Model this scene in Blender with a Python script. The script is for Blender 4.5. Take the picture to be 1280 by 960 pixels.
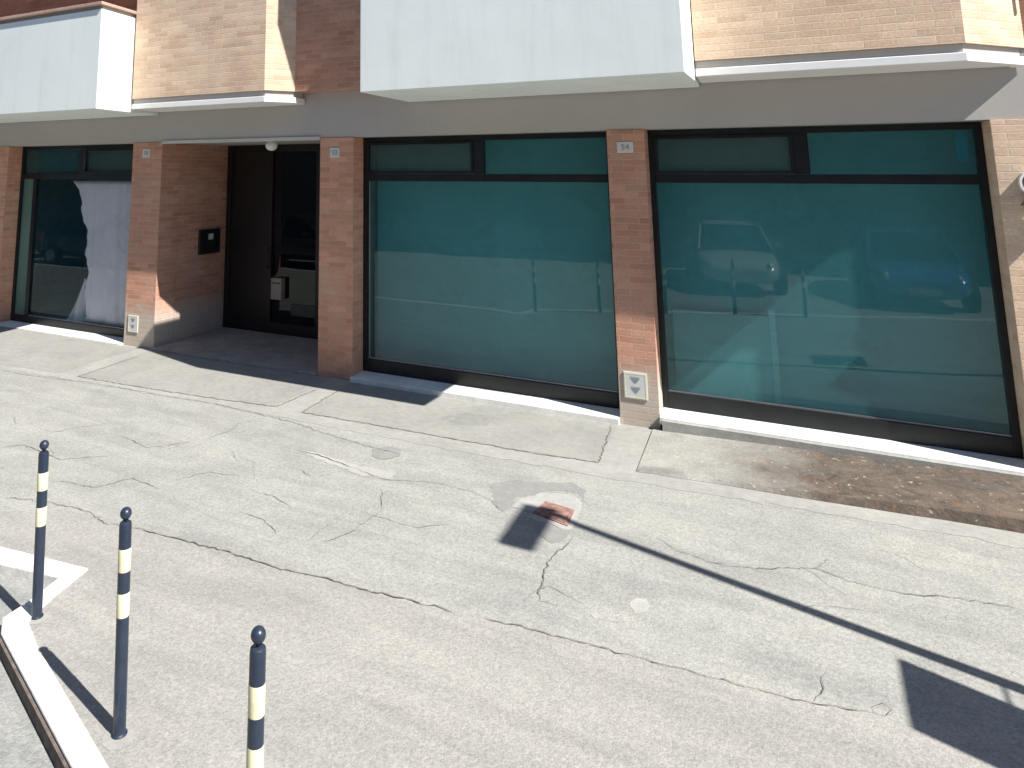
import bpy, bmesh, math, random
from mathutils import Vector, Matrix
random.seed(7)
R = math.radians
for o in list(bpy.data.objects): bpy.data.objects.remove(o)
scene = bpy.context.scene
C = scene.collection

# ------------------------------------------------------------ camera
cam_d = bpy.data.cameras.new('camera'); cam = bpy.data.objects.new('camera', cam_d); C.objects.link(cam)
scene.camera = cam
yaw, pitch = -0.4932, 0.1491
fwd = Vector((math.sin(yaw)*math.cos(pitch), math.cos(yaw)*math.cos(pitch), math.sin(pitch)))
cam.location = (0, 0, 2.5)
cam.rotation_euler = fwd.to_track_quat('-Z', 'Y').to_euler()
cam_d.sensor_fit = 'HORIZONTAL'; cam_d.sensor_width = 36
cam_d.lens = 885/1280*36
cam_d.shift_x = (640-468)/1280
cam_d.shift_y = (83-480)/1280
cam_d.clip_start = 0.05; cam_d.clip_end = 1000
scene.render.resolution_x, scene.render.resolution_y = 1024, 768

# ------------------------------------------------------------ light
SUN_AZ, SUN_EL = 164.5, 48.5          # direction the shadows run (degrees from +X), sun height
sd = Vector((math.cos(R(SUN_AZ))*math.cos(R(SUN_EL)), math.sin(R(SUN_AZ))*math.cos(R(SUN_EL)), -math.sin(R(SUN_EL))))
sun_d = bpy.data.lights.new('sun', 'SUN'); sun = bpy.data.objects.new('sun', sun_d); C.objects.link(sun)
sun_d.energy = 4.6; sun_d.angle = R(0.5); sun_d.color = (1.0, 0.965, 0.91)
sun.rotation_euler = sd.to_track_quat('-Z', 'Y').to_euler(); sun.location = (6, -4, 12)
w = bpy.data.worlds.new('World'); scene.world = w; w.use_nodes = True
nt = w.node_tree; bg = nt.nodes['Background']
sky = nt.nodes.new('ShaderNodeTexSky'); sky.sky_type = 'NISHITA'; sky.sun_disc = False
sky.sun_elevation = R(SUN_EL)
to_sun = -sd
sky.sun_rotation = math.atan2(to_sun.x, to_sun.y)
sky.dust_density = 0.1; sky.air_density = 1.0; sky.ozone_density = 5.0
nt.links.new(sky.outputs[0], bg.inputs[0]); bg.inputs[1].default_value = 0.06
scene.view_settings.view_transform = 'Standard'; scene.view_settings.look = 'None'
scene.view_settings.gamma = 1; scene.view_settings.exposure = 1.0
scene.render.engine = 'CYCLES'
scene.cycles.max_bounces = 8

# ------------------------------------------------------------ materials
class N:
    """tiny node-graph helper"""
    def __init__(s, name):
        s.m = bpy.data.materials.new(name); s.m.use_nodes = True; s.t = s.m.node_tree
        s.t.nodes.clear(); s.out = s.t.nodes.new('ShaderNodeOutputMaterial')
        s.tc = s.t.nodes.new('ShaderNodeTexCoord')
    def n(s, kind, ins=None, **kw):
        x = s.t.nodes.new('ShaderNode'+kind)
        for k, v in kw.items(): setattr(x, k, v)
        for k, v in (ins or {}).items():
            if hasattr(v, 'is_output'): s.t.links.new(v, x.inputs[k])
            else: x.inputs[k].default_value = v
        return x
    def noise(s, scale, detail=4, rough=.55, vec=None, dist=0):
        return s.n('TexNoise', {'Vector': vec or s.tc.outputs['Object'], 'Scale': scale, 'Detail': detail, 'Roughness': rough, 'Distortion': dist}).outputs['Fac']
    def ramp(s, fac, a, b, ca=(0, 0, 0, 1), cb=(1, 1, 1, 1)):
        r = s.n('ValToRGB', {0: fac}); e = r.color_ramp.elements
        e[0].position, e[1].position = a, b; e[0].color, e[1].color = ca, cb
        return r.outputs[0]
    def mix(s, fac, a, b, mode='MIX'):
        x = s.n('Mix', data_type='RGBA', blend_type=mode)
        for i, v in ((0, fac), (6, a), (7, b)):
            if hasattr(v, 'is_output'): s.t.links.new(v, x.inputs[i])
            else: x.inputs[i].default_value = v if i == 0 else (*v[:3], 1)
        return x.outputs[2]
    def math(s, op, a, b=0.0, c=0.0):
        x = s.n('Math', operation=op)
        for i, v in enumerate((a, b, c)):
            if hasattr(v, 'is_output'): s.t.links.new(v, x.inputs[i])
            else: x.inputs[i].default_value = v
        return x.outputs[0]
    def bump(s, h, strength=.3, dist=.01, normal=None):
        i = {'Strength': strength, 'Distance': dist, 'Height': h}
        if normal is not None: i['Normal'] = normal
        return s.n('Bump', i).outputs[0]
    def principled(s, col, rough=.8, metal=0, normal=None, **kw):
        p = s.n('BsdfPrincipled')
        for k, v in (('Base Color', col), ('Roughness', rough), ('Metallic', metal), ('Normal', normal)):
            if v is None: continue
            if hasattr(v, 'is_output'): s.t.links.new(v, p.inputs[k])
            else: p.inputs[k].default_value = (*v, 1) if k == 'Base Color' and len(v) == 3 else v
        for k, v in kw.items(): p.inputs[k.replace('_', ' ')].default_value = v
        s.t.links.new(p.outputs[0], s.out.inputs[0]); return s.m

def plain(name, c, rough=.5, metal=0, var=.12, scale=6, bump=.05, **kw):
    g = N(name); a = g.noise(scale, 5)
    col = g.mix(g.ramp(a, .3, .7), [v*(1-var) for v in c], [min(1, v*(1+var)) for v in c])
    r = g.math('MULTIPLY_ADD', g.noise(scale*3, 3), .15, rough-.075)
    return g.principled(col, r, metal, g.bump(g.noise(scale*20, 3), bump, .002), **kw)

def asphalt(name, light, dark, warm, patchy=.5, agg=95, bumps=.55, patch_scale=.9):
    g = N(name); v = g.tc.outputs['Object']
    big = g.noise(patch_scale, 5, .6, dist=.6); mid = g.noise(4.3, 6, .65); fine = g.noise(34, 4, .7)
    col = g.mix(g.ramp(big, .36, .64), dark, light)
    col = g.mix(g.math('MULTIPLY', g.ramp(mid, .42, .62), patchy), col, warm)
    # aggregate stones
    vo = g.n('TexVoronoi', {'Vector': v, 'Scale': agg, 'Randomness': 1.0})
    st = g.ramp(vo.outputs['Color'], .05, .95)
    sp = g.mix(st, [.68]*3, [1.28]*3)
    col = g.mix(.6, col, sp, 'MULTIPLY')
    vo2 = g.n('TexVoronoi', {'Vector': v, 'Scale': agg*.33, 'Randomness': 1.0})
    pit = g.ramp(vo2.outputs['Distance'], .05, .17, (.55, .53, .5, 1), (1, 1, 1, 1))
    msk = g.ramp(g.noise(7, 4), .50, .6)
    col = g.mix(msk, col, g.mix(1.0, col, pit, 'MULTIPLY'))
    col = g.mix(1.0, col, g.ramp(fine, .25, .75, (.84, .84, .84, 1), (1.14, 1.14, 1.14, 1)), 'MULTIPLY')
    # a few long faint dirt streaks running along the street
    mp = g.n('Mapping', {'Vector': v, 'Scale': (.35, 1.7, 1)})
    stv = g.noise(2.1, 5, .6, mp.outputs[0], .8)
    col = g.mix(1.0, col, g.ramp(stv, .33, .6, (.86, .86, .87, 1), (1.05, 1.05, 1.04, 1)), 'MULTIPLY')
    h = g.math('ADD', g.math('MULTIPLY', vo.outputs['Distance'], -.5), g.math('MULTIPLY', g.noise(60, 4, .7), 1.0))
    nrm = g.bump(h, bumps, .006); nrm = g.bump(g.noise(3.2, 5), .35, .03, nrm)
    return g.principled(col, .9, 0, nrm)

def cement(name, c1, c2, stain=None, stain_amt=.0, bumps=.4, streak=False):
    g = N(name); a = g.noise(1.7, 6, .62, dist=.4); b = g.noise(14, 5, .7)
    col = g.mix(g.ramp(a, .34, .64), c2, c1)
    col = g.mix(1.0, col, g.ramp(b, .25, .75, (.83, .83, .83, 1), (1.12, 1.12, 1.12, 1)), 'MULTIPLY')
    col = g.mix(1.0, col, g.ramp(g.noise(120, 2, .6), .3, .7, (.88, .88, .88, 1), (1.08, 1.08, 1.08, 1)), 'MULTIPLY')
    if stain:
        s1 = g.ramp(g.noise(2.6, 6, .7, dist=1.2), .45, .66)
        col = g.mix(g.math('MULTIPLY', s1, stain_amt), col, stain)
    h = g.math('ADD', g.noise(9, 6, .7), g.math('MULTIPLY', g.noise(90, 3, .7), .35))
    return g.principled(col, .88, 0, g.bump(h, bumps, .012))

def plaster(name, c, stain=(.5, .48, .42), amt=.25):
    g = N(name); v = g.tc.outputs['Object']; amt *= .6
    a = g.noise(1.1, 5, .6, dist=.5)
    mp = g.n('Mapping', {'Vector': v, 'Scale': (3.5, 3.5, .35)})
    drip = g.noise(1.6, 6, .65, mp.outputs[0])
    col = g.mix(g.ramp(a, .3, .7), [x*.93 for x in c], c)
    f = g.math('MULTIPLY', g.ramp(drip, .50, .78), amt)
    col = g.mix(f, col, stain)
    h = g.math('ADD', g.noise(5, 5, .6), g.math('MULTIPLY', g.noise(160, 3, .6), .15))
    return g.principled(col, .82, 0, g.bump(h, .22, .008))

def brick(name, ca, cb, mortar, pale=0.0, rough_amt=1.0, contrast=1.0, base_stain=False):
    g = N(name); uv = g.tc.outputs['UV']
    # the courses are laid a little unevenly
    wob = g.n('TexNoise', {'Vector': uv, 'Scale': 3.0, 'Detail': 3}).outputs['Color']
    uvw = g.mix(.0025, uv, wob, 'ADD')
    br = g.n('TexBrick', {'Vector': uvw, 'Color1': (*ca, 1), 'Color2': (*cb, 1), 'Mortar': (*mortar, 1), 'Scale': 1.0,
                          'Mortar Size': .0055, 'Mortar Smooth': .35, 'Bias': -.1, 'Brick Width': .25, 'Row Height': .066})
    br.offset = .5
    col = br.outputs['Color']
    # per-brick and in-brick variation
    mp = g.n('Mapping', {'Vector': uv, 'Scale': (3.2, 14, 1)})
    br2 = g.n('TexBrick', {'Vector': uvw, 'Color1': (.62, .56, .52, 1), 'Color2': (1.28, 1.26, 1.24, 1), 'Mortar': (1, 1, 1, 1), 'Scale': 1.0,
                          'Mortar Size': .0055, 'Mortar Smooth': .35, 'Bias': .15, 'Brick Width': .25, 'Row Height': .066})
    br2.offset = .5
    off = g.n('Mapping', {'Vector': uvw, 'Location': (12.5, 6.6, 0)})
    g.t.links.new(off.outputs[0], br2.inputs['Vector'])
    col = g.mix(.28, col, br2.outputs['Color'], 'MULTIPLY')
    n1 = g.noise(2.6, 4, .6, uv)
    col = g.mix(1.0, col, g.ramp(n1, .3, .7, (.90, .88, .87, 1), (1.10, 1.09, 1.07, 1)), 'MULTIPLY')
    n2 = g.noise(45, 5, .75, uv)
    col = g.mix(1.0, col, g.ramp(n2, .28, .72, (.78, .76, .75, 1), (1.2, 1.2, 1.2, 1)), 'MULTIPLY')
    big = g.noise(1.4, 5, .65, uv, .5)
    col = g.mix(g.math('MULTIPLY', g.ramp(big, .45, .75), .35), col, [x*1.12 for x in mortar])
    if pale: col = g.mix(pale, col, (.60, .52, .43))
    if base_stain:                                    # old render and salts left on the lowest courses
        sep = g.n('SeparateXYZ', {0: uv})
        hgt = g.math('ADD', sep.outputs['Y'], g.math('MULTIPLY', g.noise(5, 5, .7, uv), .5))
        f = g.ramp(hgt, .62, .92, (1, 1, 1, 1), (0, 0, 0, 1))
        col = g.mix(g.math('MULTIPLY', f, .82), col, g.mix(g.noise(11, 5, .7, uv), (.42, .38, .32), (.60, .55, .47)))
    h = g.math('ADD', g.math('MULTIPLY', br.outputs['Fac'], -1.0), g.math('MULTIPLY', n2, .6))
    return g.principled(col, .88, 0, g.bump(h, .65*rough_amt, .006))

def glass(name, body, tint, solid=.75, ior=1.55, wav=.10):
    g = N(name)
    nrm = g.bump(g.noise(.9, 2, .4), wav, .02)
    fr = g.n('Fresnel', {'IOR': ior, 'Normal': nrm}).outputs[0]
    bk = g.n('NewGeometry').outputs['Backfacing']
    fr = g.math('MULTIPLY', fr, g.math('SUBTRACT', 1.0, bk))
    gl = g.n('BsdfGlossy', {'Color': (.92, 1, .98, 1), 'Roughness': .015, 'Normal': nrm})
    tr = g.n('BsdfTransparent', {'Color': (*tint, 1)})
    a = g.noise(.7, 4, .5)
    dcol = g.mix(g.ramp(a, .3, .7), [x*.85 for x in body], [x*1.15 for x in body])
    df = g.n('BsdfDiffuse', {'Color': dcol})
    dust = g.math('MULTIPLY', g.ramp(g.noise(2.4, 7, .75, dist=.6), .50, .80), .10)
    m1 = g.n('MixShader', {0: g.math('ADD', dust, solid), 1: tr.outputs[0], 2: df.outputs[0]})
    m2 = g.n('MixShader', {0: fr, 1: m1.outputs[0], 2: gl.outputs[0]})
    g.t.links.new(m2.outputs[0], g.out.inputs[0]); return g.m

M = {}
M['asphalt_old'] = asphalt('old_grey_asphalt', (.312, .310, .282), (.268, .270, .250), (.335, .330, .302), .5, 95, .4)
M['asphalt_near'] = asphalt('beige_asphalt', (.310, .300, .276), (.288, .280, .259), (.322, .308, .283), .4, 110, .4, .7)
M['street'] = asphalt('street_asphalt', (.29, .29, .275), (.24, .245, .235), (.32, .315, .295), .4, 90)
M['cement'] = cement('pale_cement', (.345, .34, .312), (.285, .282, .262), (.25, .243, .22), .35)
M['cement_panel'] = cement('grey_cement_panel', (.30, .297, .272), (.245, .245, .226), (.32, .305, .27), .4)
M['patch_grey'] = cement('grey_cement_repair', (.255, .255, .238), (.232, .234, .22))
M['patch_light'] = cement('white_cement_repair', (.385, .378, .352), (.33, .325, .30), bumps=.5)
M['kerb'] = cement('white_kerb_stone', (.72, .71, .67), (.56, .56, .54), (.42, .41, .38), .5, .5)
M['crack'] = plain('crack_dirt', (.13, .12, .10), .95, var=.4, scale=25)
M['crack_soft'] = plain('joint_dirt', (.20, .195, .175), .95, var=.4, scale=25)
M['marble'] = cement('white_marble_sill', (.80, .79, .75), (.70, .69, .66), (.5, .48, .43), .25, .15)
M['marble_floor'] = cement('worn_marble_floor', (.42, .38, .34), (.30, .27, .24), (.2, .18, .16), .6, .2)
M['white'] = plaster('white_grey_plaster', (.82, .87, .84), (.50, .52, .51), .45)
M['white_trim'] = plaster('white_painted_concrete', (.80, .79, .77), (.55, .54, .51), .3)
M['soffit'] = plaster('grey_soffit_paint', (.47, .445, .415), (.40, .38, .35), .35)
M['soffit_light'] = plaster('light_soffit_paint', (.55, .53, .50), (.45, .43, .4), .3)
M['brick'] = brick('red_brown_brick', (.56, .29, .20), (.43, .205, .135), (.50, .37, .29), base_stain=True)
M['brick_warm'] = brick('orange_brick', (.64, .33, .22), (.52, .25, .16), (.55, .40, .30))
M['brick_sunlit'] = brick('sunlit_brick_tone', (.71, .535, .39), (.61, .435, .305), (.69, .57, .44), pale=.0)  # brick for the sunlit faces, the sun's brightness put into a paler colour
M['brick_dark'] = brick('dark_brick', (.36, .17, .11), (.28, .13, .08), (.28, .18, .13))
M['terracotta'] = cement('terracotta_coping', (.55, .38, .31), (.46, .30, .24))
M['frame'] = plain('black_painted_metal', (.012, .014, .016), .38, .3, .3, 4)
M['frame_kick'] = plain('dusty_black_metal', (.022, .021, .022), .55, .2, .5, 9, .2)
M['glass_teal'] = glass('teal_window_glass', (.06, .19, .205), (.66, .89, .905), .2, 1.55)
M['glass_grey'] = glass('grey_teal_window_glass', (.09, .15, .15), (.72, .82, .82), .4, 1.5)
M['glass_clear'] = glass('tinted_clear_glass', (.03, .12, .15), (.94, .95, .96), .09, 1.33, .03)
M['glass_green'] = glass('pale_green_glass', (.15, .27, .23), (.5, .7, .6), .75, 1.55)
M['door_glass'] = glass('black_door_glass', (.004, .005, .007), (.1, .1, .1), .93, 1.4)
M['interior'] = plain('interior_plaster', (.22, .24, .24), .9)
M['sky_reflection'] = plain('painted_sky_reflection', (.10, .42, .55), .4)  # blue of the painted sky reflection
M['partition'] = plain('grey_partition', (.60, .66, .66), .9, var=.07, scale=1.3)
M['curtain'] = plain('lilac_white_cloth', (.86, .83, .88), .9, var=.04, scale=3)
M['door_dark'] = plain('dark_brown_wood', (.008, .007, .007), .45, 0, .3, 5, .1)
M['plate_dull'] = plain('dull_cream_box', (.34, .30, .25), .6)
M['reflection_grey'] = plain('painted_reflection_grey', (.05, .06, .06), .5, .3)  # grey of the painted reflection on the entrance door
g = N('navy_gloss_paint'); v = g.tc.outputs['Object']
sc = g.n('Mapping', {'Vector': v, 'Scale': (1, 1, .25)})
chip = g.ramp(g.noise(150, 5, .7, sc.outputs[0]), .66, .70); dust = g.ramp(g.noise(9, 5, .6), .4, .75)
col = g.mix(g.math('MULTIPLY', dust, .25), (.014, .024, .046), (.07, .08, .09)); col = g.mix(g.math('MULTIPLY', chip, .6), col, (.16, .13, .11))
M['navy'] = g.principled(col, g.math('MULTIPLY_ADD', dust, .25, .25), 0, g.bump(g.noise(40, 4), .1, .002))
g = N('cream_yellow_band'); gr = g.ramp(g.noise(22, 6, .7), .50, .75); sp = g.ramp(g.noise(160, 4, .7), .66, .70)
col = g.mix(g.math('MULTIPLY', gr, .35), (.72, .69, .46), (.44, .41, .29)); col = g.mix(g.math('MULTIPLY', sp, .6), col, (.2, .18, .14))
M['cream'] = g.principled(col, .5)
M['plate'] = plain('pale_plate', (.60, .60, .58), .45, 0, .08)
M['plate_mark'] = plain('grey_plate_print', (.22, .25, .27), .6)
M['plate_border'] = plain('yellow_plate_border', (.72, .68, .45), .6)
M['num_ink'] = plain('faded_number_print', (.24, .23, .22), .6)
M['black_plastic'] = plain('black_plastic', (.012, .012, .014), .4)
M['lamp_white'] = plain('white_lamp_glass', (.75, .74, .70), .3)
M['metal_grey'] = plain('galvanised_steel', (.32, .33, .34), .45, .8)
M['brown_metal'] = plain('brown_painted_metal', (.16, .095, .075), .5)
M['tyre'] = plain('tyre_rubber', (.02, .02, .02), .8)
M['rim'] = plain('alloy_rim', (.5, .5, .52), .3, .9)
M['car_glass'] = plain('car_window', (.01, .013, .016), .05, 0, .1)
M['headlamp'] = plain('lamp_lens', (.7, .72, .75), .1, .2)
M['taillamp'] = plain('red_lens', (.4, .02, .02), .2)
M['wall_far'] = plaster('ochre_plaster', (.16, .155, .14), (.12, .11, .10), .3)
M['kerb_shade'] = plain('painted_kerb_shade', (.13, .105, .09), .95, var=.4, scale=20)  # brown that paints the shade on the kerb's street face
g = N('rust'); a = g.noise(18, 6, .7); col = g.mix(g.ramp(a, .35, .65), (.20, .10, .08), (.40, .25, .21))
M['rust'] = g.principled(col, .8, .2, g.bump(g.noise(60, 4), .5, .004))
# stained apron: bare cement at its left end turning to rusty brown mud stains further right
g = N('stained_cement_apron')
sep = g.n('SeparateXYZ', {0: g.tc.outputs['Object']})
sx = g.math('ADD', sep.outputs['X'], g.math('MULTIPLY', g.noise(2.2, 5, .65), 1.6))
base = g.mix(g.ramp(g.noise(2.2, 6, .65, dist=.4), .35, .65), (.27, .265, .24), (.36, .35, .315))
mud = g.mix(g.ramp(g.noise(5, 6, .72, dist=.9), .36, .64), (.062, .048, .037), (.145, .112, .084))
rust = g.mix(g.ramp(g.noise(3.1, 6, .7, dist=1.5), .56, .68), mud, (.19, .10, .06))
col = g.mix(g.ramp(g.math('MULTIPLY', sx, .33), .05, .40), base, rust)
col = g.mix(g.math('MULTIPLY', g.ramp(g.noise(23, 3, .5), .66, .70), .5), col, (.55, .50, .40))
col = g.mix(1.0, col, g.ramp(g.noise(60, 4, .7), .25, .75, (.75, .75, .75, 1), (1.2, 1.2, 1.2, 1)), 'MULTIPLY')
blot = g.ramp(g.noise(1.5, 3, .5, dist=.3), .54, .66)
col = g.mix(g.math('MULTIPLY', blot, .45), col, (.075, .072, .075))
M['apron'] = g.principled(col, .85, 0, g.bump(g.noise(14, 6, .7), .6, .02))

# ------------------------------------------------------------ mesh helpers
class MB:
    def __init__(s): s.v = []; s.f = []; s.mi = []; s.mats = []
    def _m(s, m):
        if m is None: return 0
        if m not in s.mats: s.mats.append(m)
        return s.mats.index(m)
    def face(s, idx, m=None): s.f.append(idx); s.mi.append(s._m(m))
    def box(s, x0, x1, y0, y1, z0, z1, m=None):
        b = len(s.v)
        s.v += [(x0, y0, z0), (x1, y0, z0), (x1, y1, z0), (x0, y1, z0), (x0, y0, z1), (x1, y0, z1), (x1, y1, z1), (x0, y1, z1)]
        for q in ((0, 3, 2, 1), (4, 5, 6, 7), (0, 1, 5, 4), (1, 2, 6, 5), (2, 3, 7, 6), (3, 0, 4, 7)): s.face([b+i for i in q], m)
        return s
    def prism(s, poly, z0, z1, m=None):
        a = sum(poly[i][0]*poly[(i+1) % len(poly)][1]-poly[(i+1) % len(poly)][0]*poly[i][1] for i in range(len(poly)))
        if a < 0: poly = poly[::-1]
        b = len(s.v); n = len(poly)
        s.v += [(x, y, z0) for x, y in poly] + [(x, y, z1) for x, y in poly]
        s.face([b+i for i in range(n)][::-1], m); s.face([b+n+i for i in range(n)], m)
        for i in range(n):
            j = (i+1) % n; s.face([b+i, b+j, b+n+j, b+n+i], m)
        return s
    def sheet(s, poly, z=0, m=None):
        a = sum(poly[i][0]*poly[(i+1) % len(poly)][1]-poly[(i+1) % len(poly)][0]*poly[i][1] for i in range(len(poly)))
        if a < 0: poly = poly[::-1]
        b = len(s.v); s.v += [(p[0], p[1], p[2] if len(p) > 2 else z) for p in poly]; s.face(list(range(b, b+len(poly))), m); return s
    def quad(s, a, b_, c, d, m=None):
        b = len(s.v); s.v += [a, b_, c, d]; s.face([b, b+1, b+2, b+3], m); return s
    def lathe(s, prof, cx=0, cy=0, seg=24, m=None, axis='z', c=(0, 0, 0)):
        b = len(s.v); n = len(prof)
        for k in range(seg):
            t = 2*math.pi*k/seg; ct, st = math.cos(t), math.sin(t)
            for r, z in prof:
                if axis == 'z': s.v.append((cx+r*ct, cy+r*st, z))
                else: s.v.append((c[0]+r*ct, c[1]+z, c[2]+r*st))
        for k in range(seg):
            k2 = (k+1) % seg
            for i in range(n-1):
                q = [b+k*n+i, b+k2*n+i, b+k2*n+i+1, b+k*n+i+1]
                s.face(q if axis == 'z' else q[::-1], m)
        return s
    def tube(s, p0, p1, r, seg=12, m=None, r1=None):
        p0, p1 = Vector(p0), Vector(p1); d = (p1-p0).normalized(); u = d.orthogonal().normalized(); w_ = d.cross(u); r1 = r if r1 is None else r1
        b = len(s.v)
        for p, rr in ((p0, r), (p1, r1)):
            for k in range(seg):
                t = 2*math.pi*k/seg; s.v.append(tuple(p+u*math.cos(t)*rr+w_*math.sin(t)*rr))
        for k in range(seg):
            k2 = (k+1) % seg; s.face([b+k, b+k2, b+seg+k2, b+seg+k], m)
        s.face([b+k for k in range(seg)][::-1], m); s.face([b+seg+k for k in range(seg)], m)
        return s
    def ring(s, pts, cap=True, m=None):
        """loft through rings of equal length"""
        b = len(s.v); n = len(pts[0])
        for r_ in pts: s.v += [tuple(p) for p in r_]
        for i in range(len(pts)-1):
            for k in range(n):
                k2 = (k+1) % n; s.face([b+i*n+k, b+i*n+k2, b+(i+1)*n+k2, b+(i+1)*n+k], m)
        if cap: s.face([b+k for k in range(n)][::-1], m); s.face([b+(len(pts)-1)*n+k for k in range(n)], m)
        return s
    def build(s, name, mat=None, parent=None, bevel=0, smooth=False, fix=False):
        me = bpy.data.meshes.new(name); me.from_pydata(s.v, [], s.f)
        if mat is not None: me.materials.append(M[mat])
        for k in s.mats: 
            if mat is None or k is not None: me.materials.append(M[k])
        off = 0
        if s.mats:
            for p, i in zip(me.polygons, s.mi): p.material_index = i
        if fix:
            bm = bmesh.new(); bm.from_mesh(me); bmesh.ops.recalc_face_normals(bm, faces=bm.faces); bm.to_mesh(me); bm.free()
        me.update()
        uv = me.uv_layers.new(name='UVMap')
        for p in me.polygons:
            n = p.normal
            for li in p.loop_indices:
                co = me.vertices[me.loops[li].vertex_index].co
                if abs(n.z) > .7: uv.data[li].uv = (co.x, co.y)
                else:
                    t = Vector((-n.y, n.x)).normalized(); uv.data[li].uv = (co.x*t.x+co.y*t.y+50, co.z)
        if smooth:
            for p in me.polygons: p.use_smooth = True
        o = bpy.data.objects.new(name, me); C.objects.link(o)
        if parent: o.parent = parent; o.matrix_parent_inverse = parent.matrix_world.inverted() if False else Matrix.Identity(4)
        if bevel:
            bv = o.modifiers.new('bevel', 'BEVEL'); bv.width = bevel; bv.segments = 2; bv.limit_method = 'ANGLE'; bv.angle_limit = R(40)
        return o

def tag(o, label=None, cat=None, group=None, kind=None):
    for k, v in (('label', label), ('category', cat), ('group', group), ('kind', kind)):
        if v: o[k] = v
    return o
def thing(name, label, cat, loc=(0, 0, 0), rz=0, group=None):
    o = bpy.data.objects.new(name, None); C.objects.link(o); o.location = loc; o.rotation_euler = (0, 0, rz)
    o.empty_display_size = .2
    return tag(o, label, cat, group)
def copy_tree(o, parent=None):
    c = o.copy(); C.objects.link(c)
    if parent: c.parent = parent
    for ch in list(o.children): copy_tree(ch, c)
    return c
def wiggle(pts, amp, step=.06):
    """densify a polyline and make it wander like a real crack"""
    out = [Vector(pts[0])]
    for a, b in zip(pts, pts[1:]):
        a, b = Vector(a), Vector(b); n = max(1, int((b-a).length/step)); d = (b-a).normalized(); pr = Vector((-d.y, d.x))
        for i in range(1, n+1):
            out.append(a.lerp(b, i/n) + pr*random.gauss(0, amp)*(i < n) + d*random.gauss(0, amp)*(i < n))
    return out
def rough_poly(pts, amp=.015, step=.07): 
    q = wiggle(list(pts)+[pts[0]], amp, step)[:-1]; return [(p.x, p.y) for p in q]

# ------------------------------------------------------------ ground data (metres, X along the facade, Y into the building)
CRACKS=[
 (0.016,[(-4.109, 4.002), (-3.762, 4.036), (-3.26, 4.069), (-2.9, 4.066), (-2.594, 4.108), (-2.31, 4.114), (-2.057, 4.148), (-1.732, 4.165)]),
 (0.01,[(-1.575, 4.199), (-1.305, 4.223), (-1.132, 4.238), (-0.884, 4.26), (-0.608, 4.269), (-0.35, 4.289), (-0.073, 4.302), (0.19, 4.35), (0.303, 4.388)]),
 (0.01,[(0.054, 4.335), (0.101, 4.456), (0.121, 4.594)]),
 (0.008,[(0.291, 4.422), (0.345, 4.48), (0.375, 4.45), (0.343, 4.387), (0.302, 4.382), (0.291, 4.422)]),
 (0.016,[(-1.313, 5.34), (-1.334, 5.197), (-1.377, 5.026), (-1.385, 4.86), (-1.355, 4.744), (-1.35, 4.583), (-1.316, 4.51)]),
 (0.006,[(-1.329, 4.504), (-1.277, 4.523), (-1.213, 4.513)]),
 (0.009,[(-0.808, 5.624), (-0.643, 5.499), (-0.377, 5.444), (-0.129, 5.535), (0.141, 5.691), (0.306, 5.617), (0.587, 5.615), (0.793, 5.698), (1.024, 5.742), (1.203, 5.742)]),
 (0.008,[(0.141, 5.691), (0.228, 5.866)]),
 (0.013,[(-3.893, 5.735), (-3.631, 5.729), (-3.249, 5.64)]),
 (0.008,[(-3.249, 5.64), (-2.897, 5.557), (-2.531, 5.702), (-2.181, 5.69), (-2.012, 5.624), (-1.864, 5.482)]),
 (0.008,[(-2.839, 5.418), (-2.662, 5.053)]),
 (0.006,[(-2.662, 5.053), (-2.702, 4.694), (-2.812, 4.45)]),
 (0.006,[(-2.896, 4.429), (-2.919, 4.616), (-2.881, 4.728)]),
 (0.009,[(-3.771, 4.885), (-3.534, 4.884), (-3.281, 4.792)]),
 (0.01,[(-3.702, 5.396), (-3.565, 5.377), (-3.456, 5.309)]),
 (0.02,[(-7.699, 7.453), (-7.616, 6.403), (-6.781, 6.435), (-5.736, 6.515), (-4.767, 6.628), (-4.721, 7.4)]),
 (0.02,[(-4.475, 7.462), (-4.415, 6.613), (-3.553, 6.643), (-2.787, 6.664), (-2.091, 6.682), (-1.411, 6.743), (-1.474, 7.761)]),
 (0.02,[(-1.023, 7.802), (-1.076, 6.752)]),
 (0.007,[(-5.279, 6.599), (-5.42, 7.095)]),
 (0.012,[(-8.731, 6.13), (-8.145, 6.158), (-7.307, 6.3), (-6.176, 6.344), (-5.409, 6.405), (-4.558, 6.341), (-4.269, 6.31), (-3.95, 6.229), (-3.432, 6.135), (-3.018, 6.1)]),
 (0.009,[(-5.382, 3.859), (-4.982, 3.982), (-4.573, 4.025), (-4.332, 3.948), (-4.109, 4.002)]),
 (0.007,[(-6.32, 4.495), (-6.196, 4.649), (-5.598, 4.571), (-5.266, 4.85)]),
 (0.006,[(-5.585, 5.23), (-5.123, 5.138), (-4.876, 5.449)]),
 (0.006,[(-4.405, 4.747), (-4.268, 4.999), (-3.98, 5.045)]),
 (0.006,[(-5.274, 4.279), (-4.862, 4.331), (-4.747, 4.597), (-4.389, 4.552)]),
 (0.005,[(-2.798, 4.979), (-2.329, 4.959), (-2.151, 5.12)]),
 (0.006,[(-3.586, 4.556), (-3.353, 4.541), (-3.153, 4.413)]),
 (0.012,[(-1.073, 6.734), (-0.459, 6.798), (0.104, 6.855), (0.623, 6.876), (1.104, 6.91), (1.551, 6.942)]),
]
grey_patch = [(-2.102, 5.882), (-1.965, 6.041), (-1.668, 6.166), (-1.524, 6.243), (-1.404, 6.157), (-1.378, 5.98), (-1.441, 6.072), (-1.574, 6.049), (-1.72, 5.922), (-1.845, 5.76), (-1.824, 5.59), (-1.864, 5.482), (-1.981, 5.625)]
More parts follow.
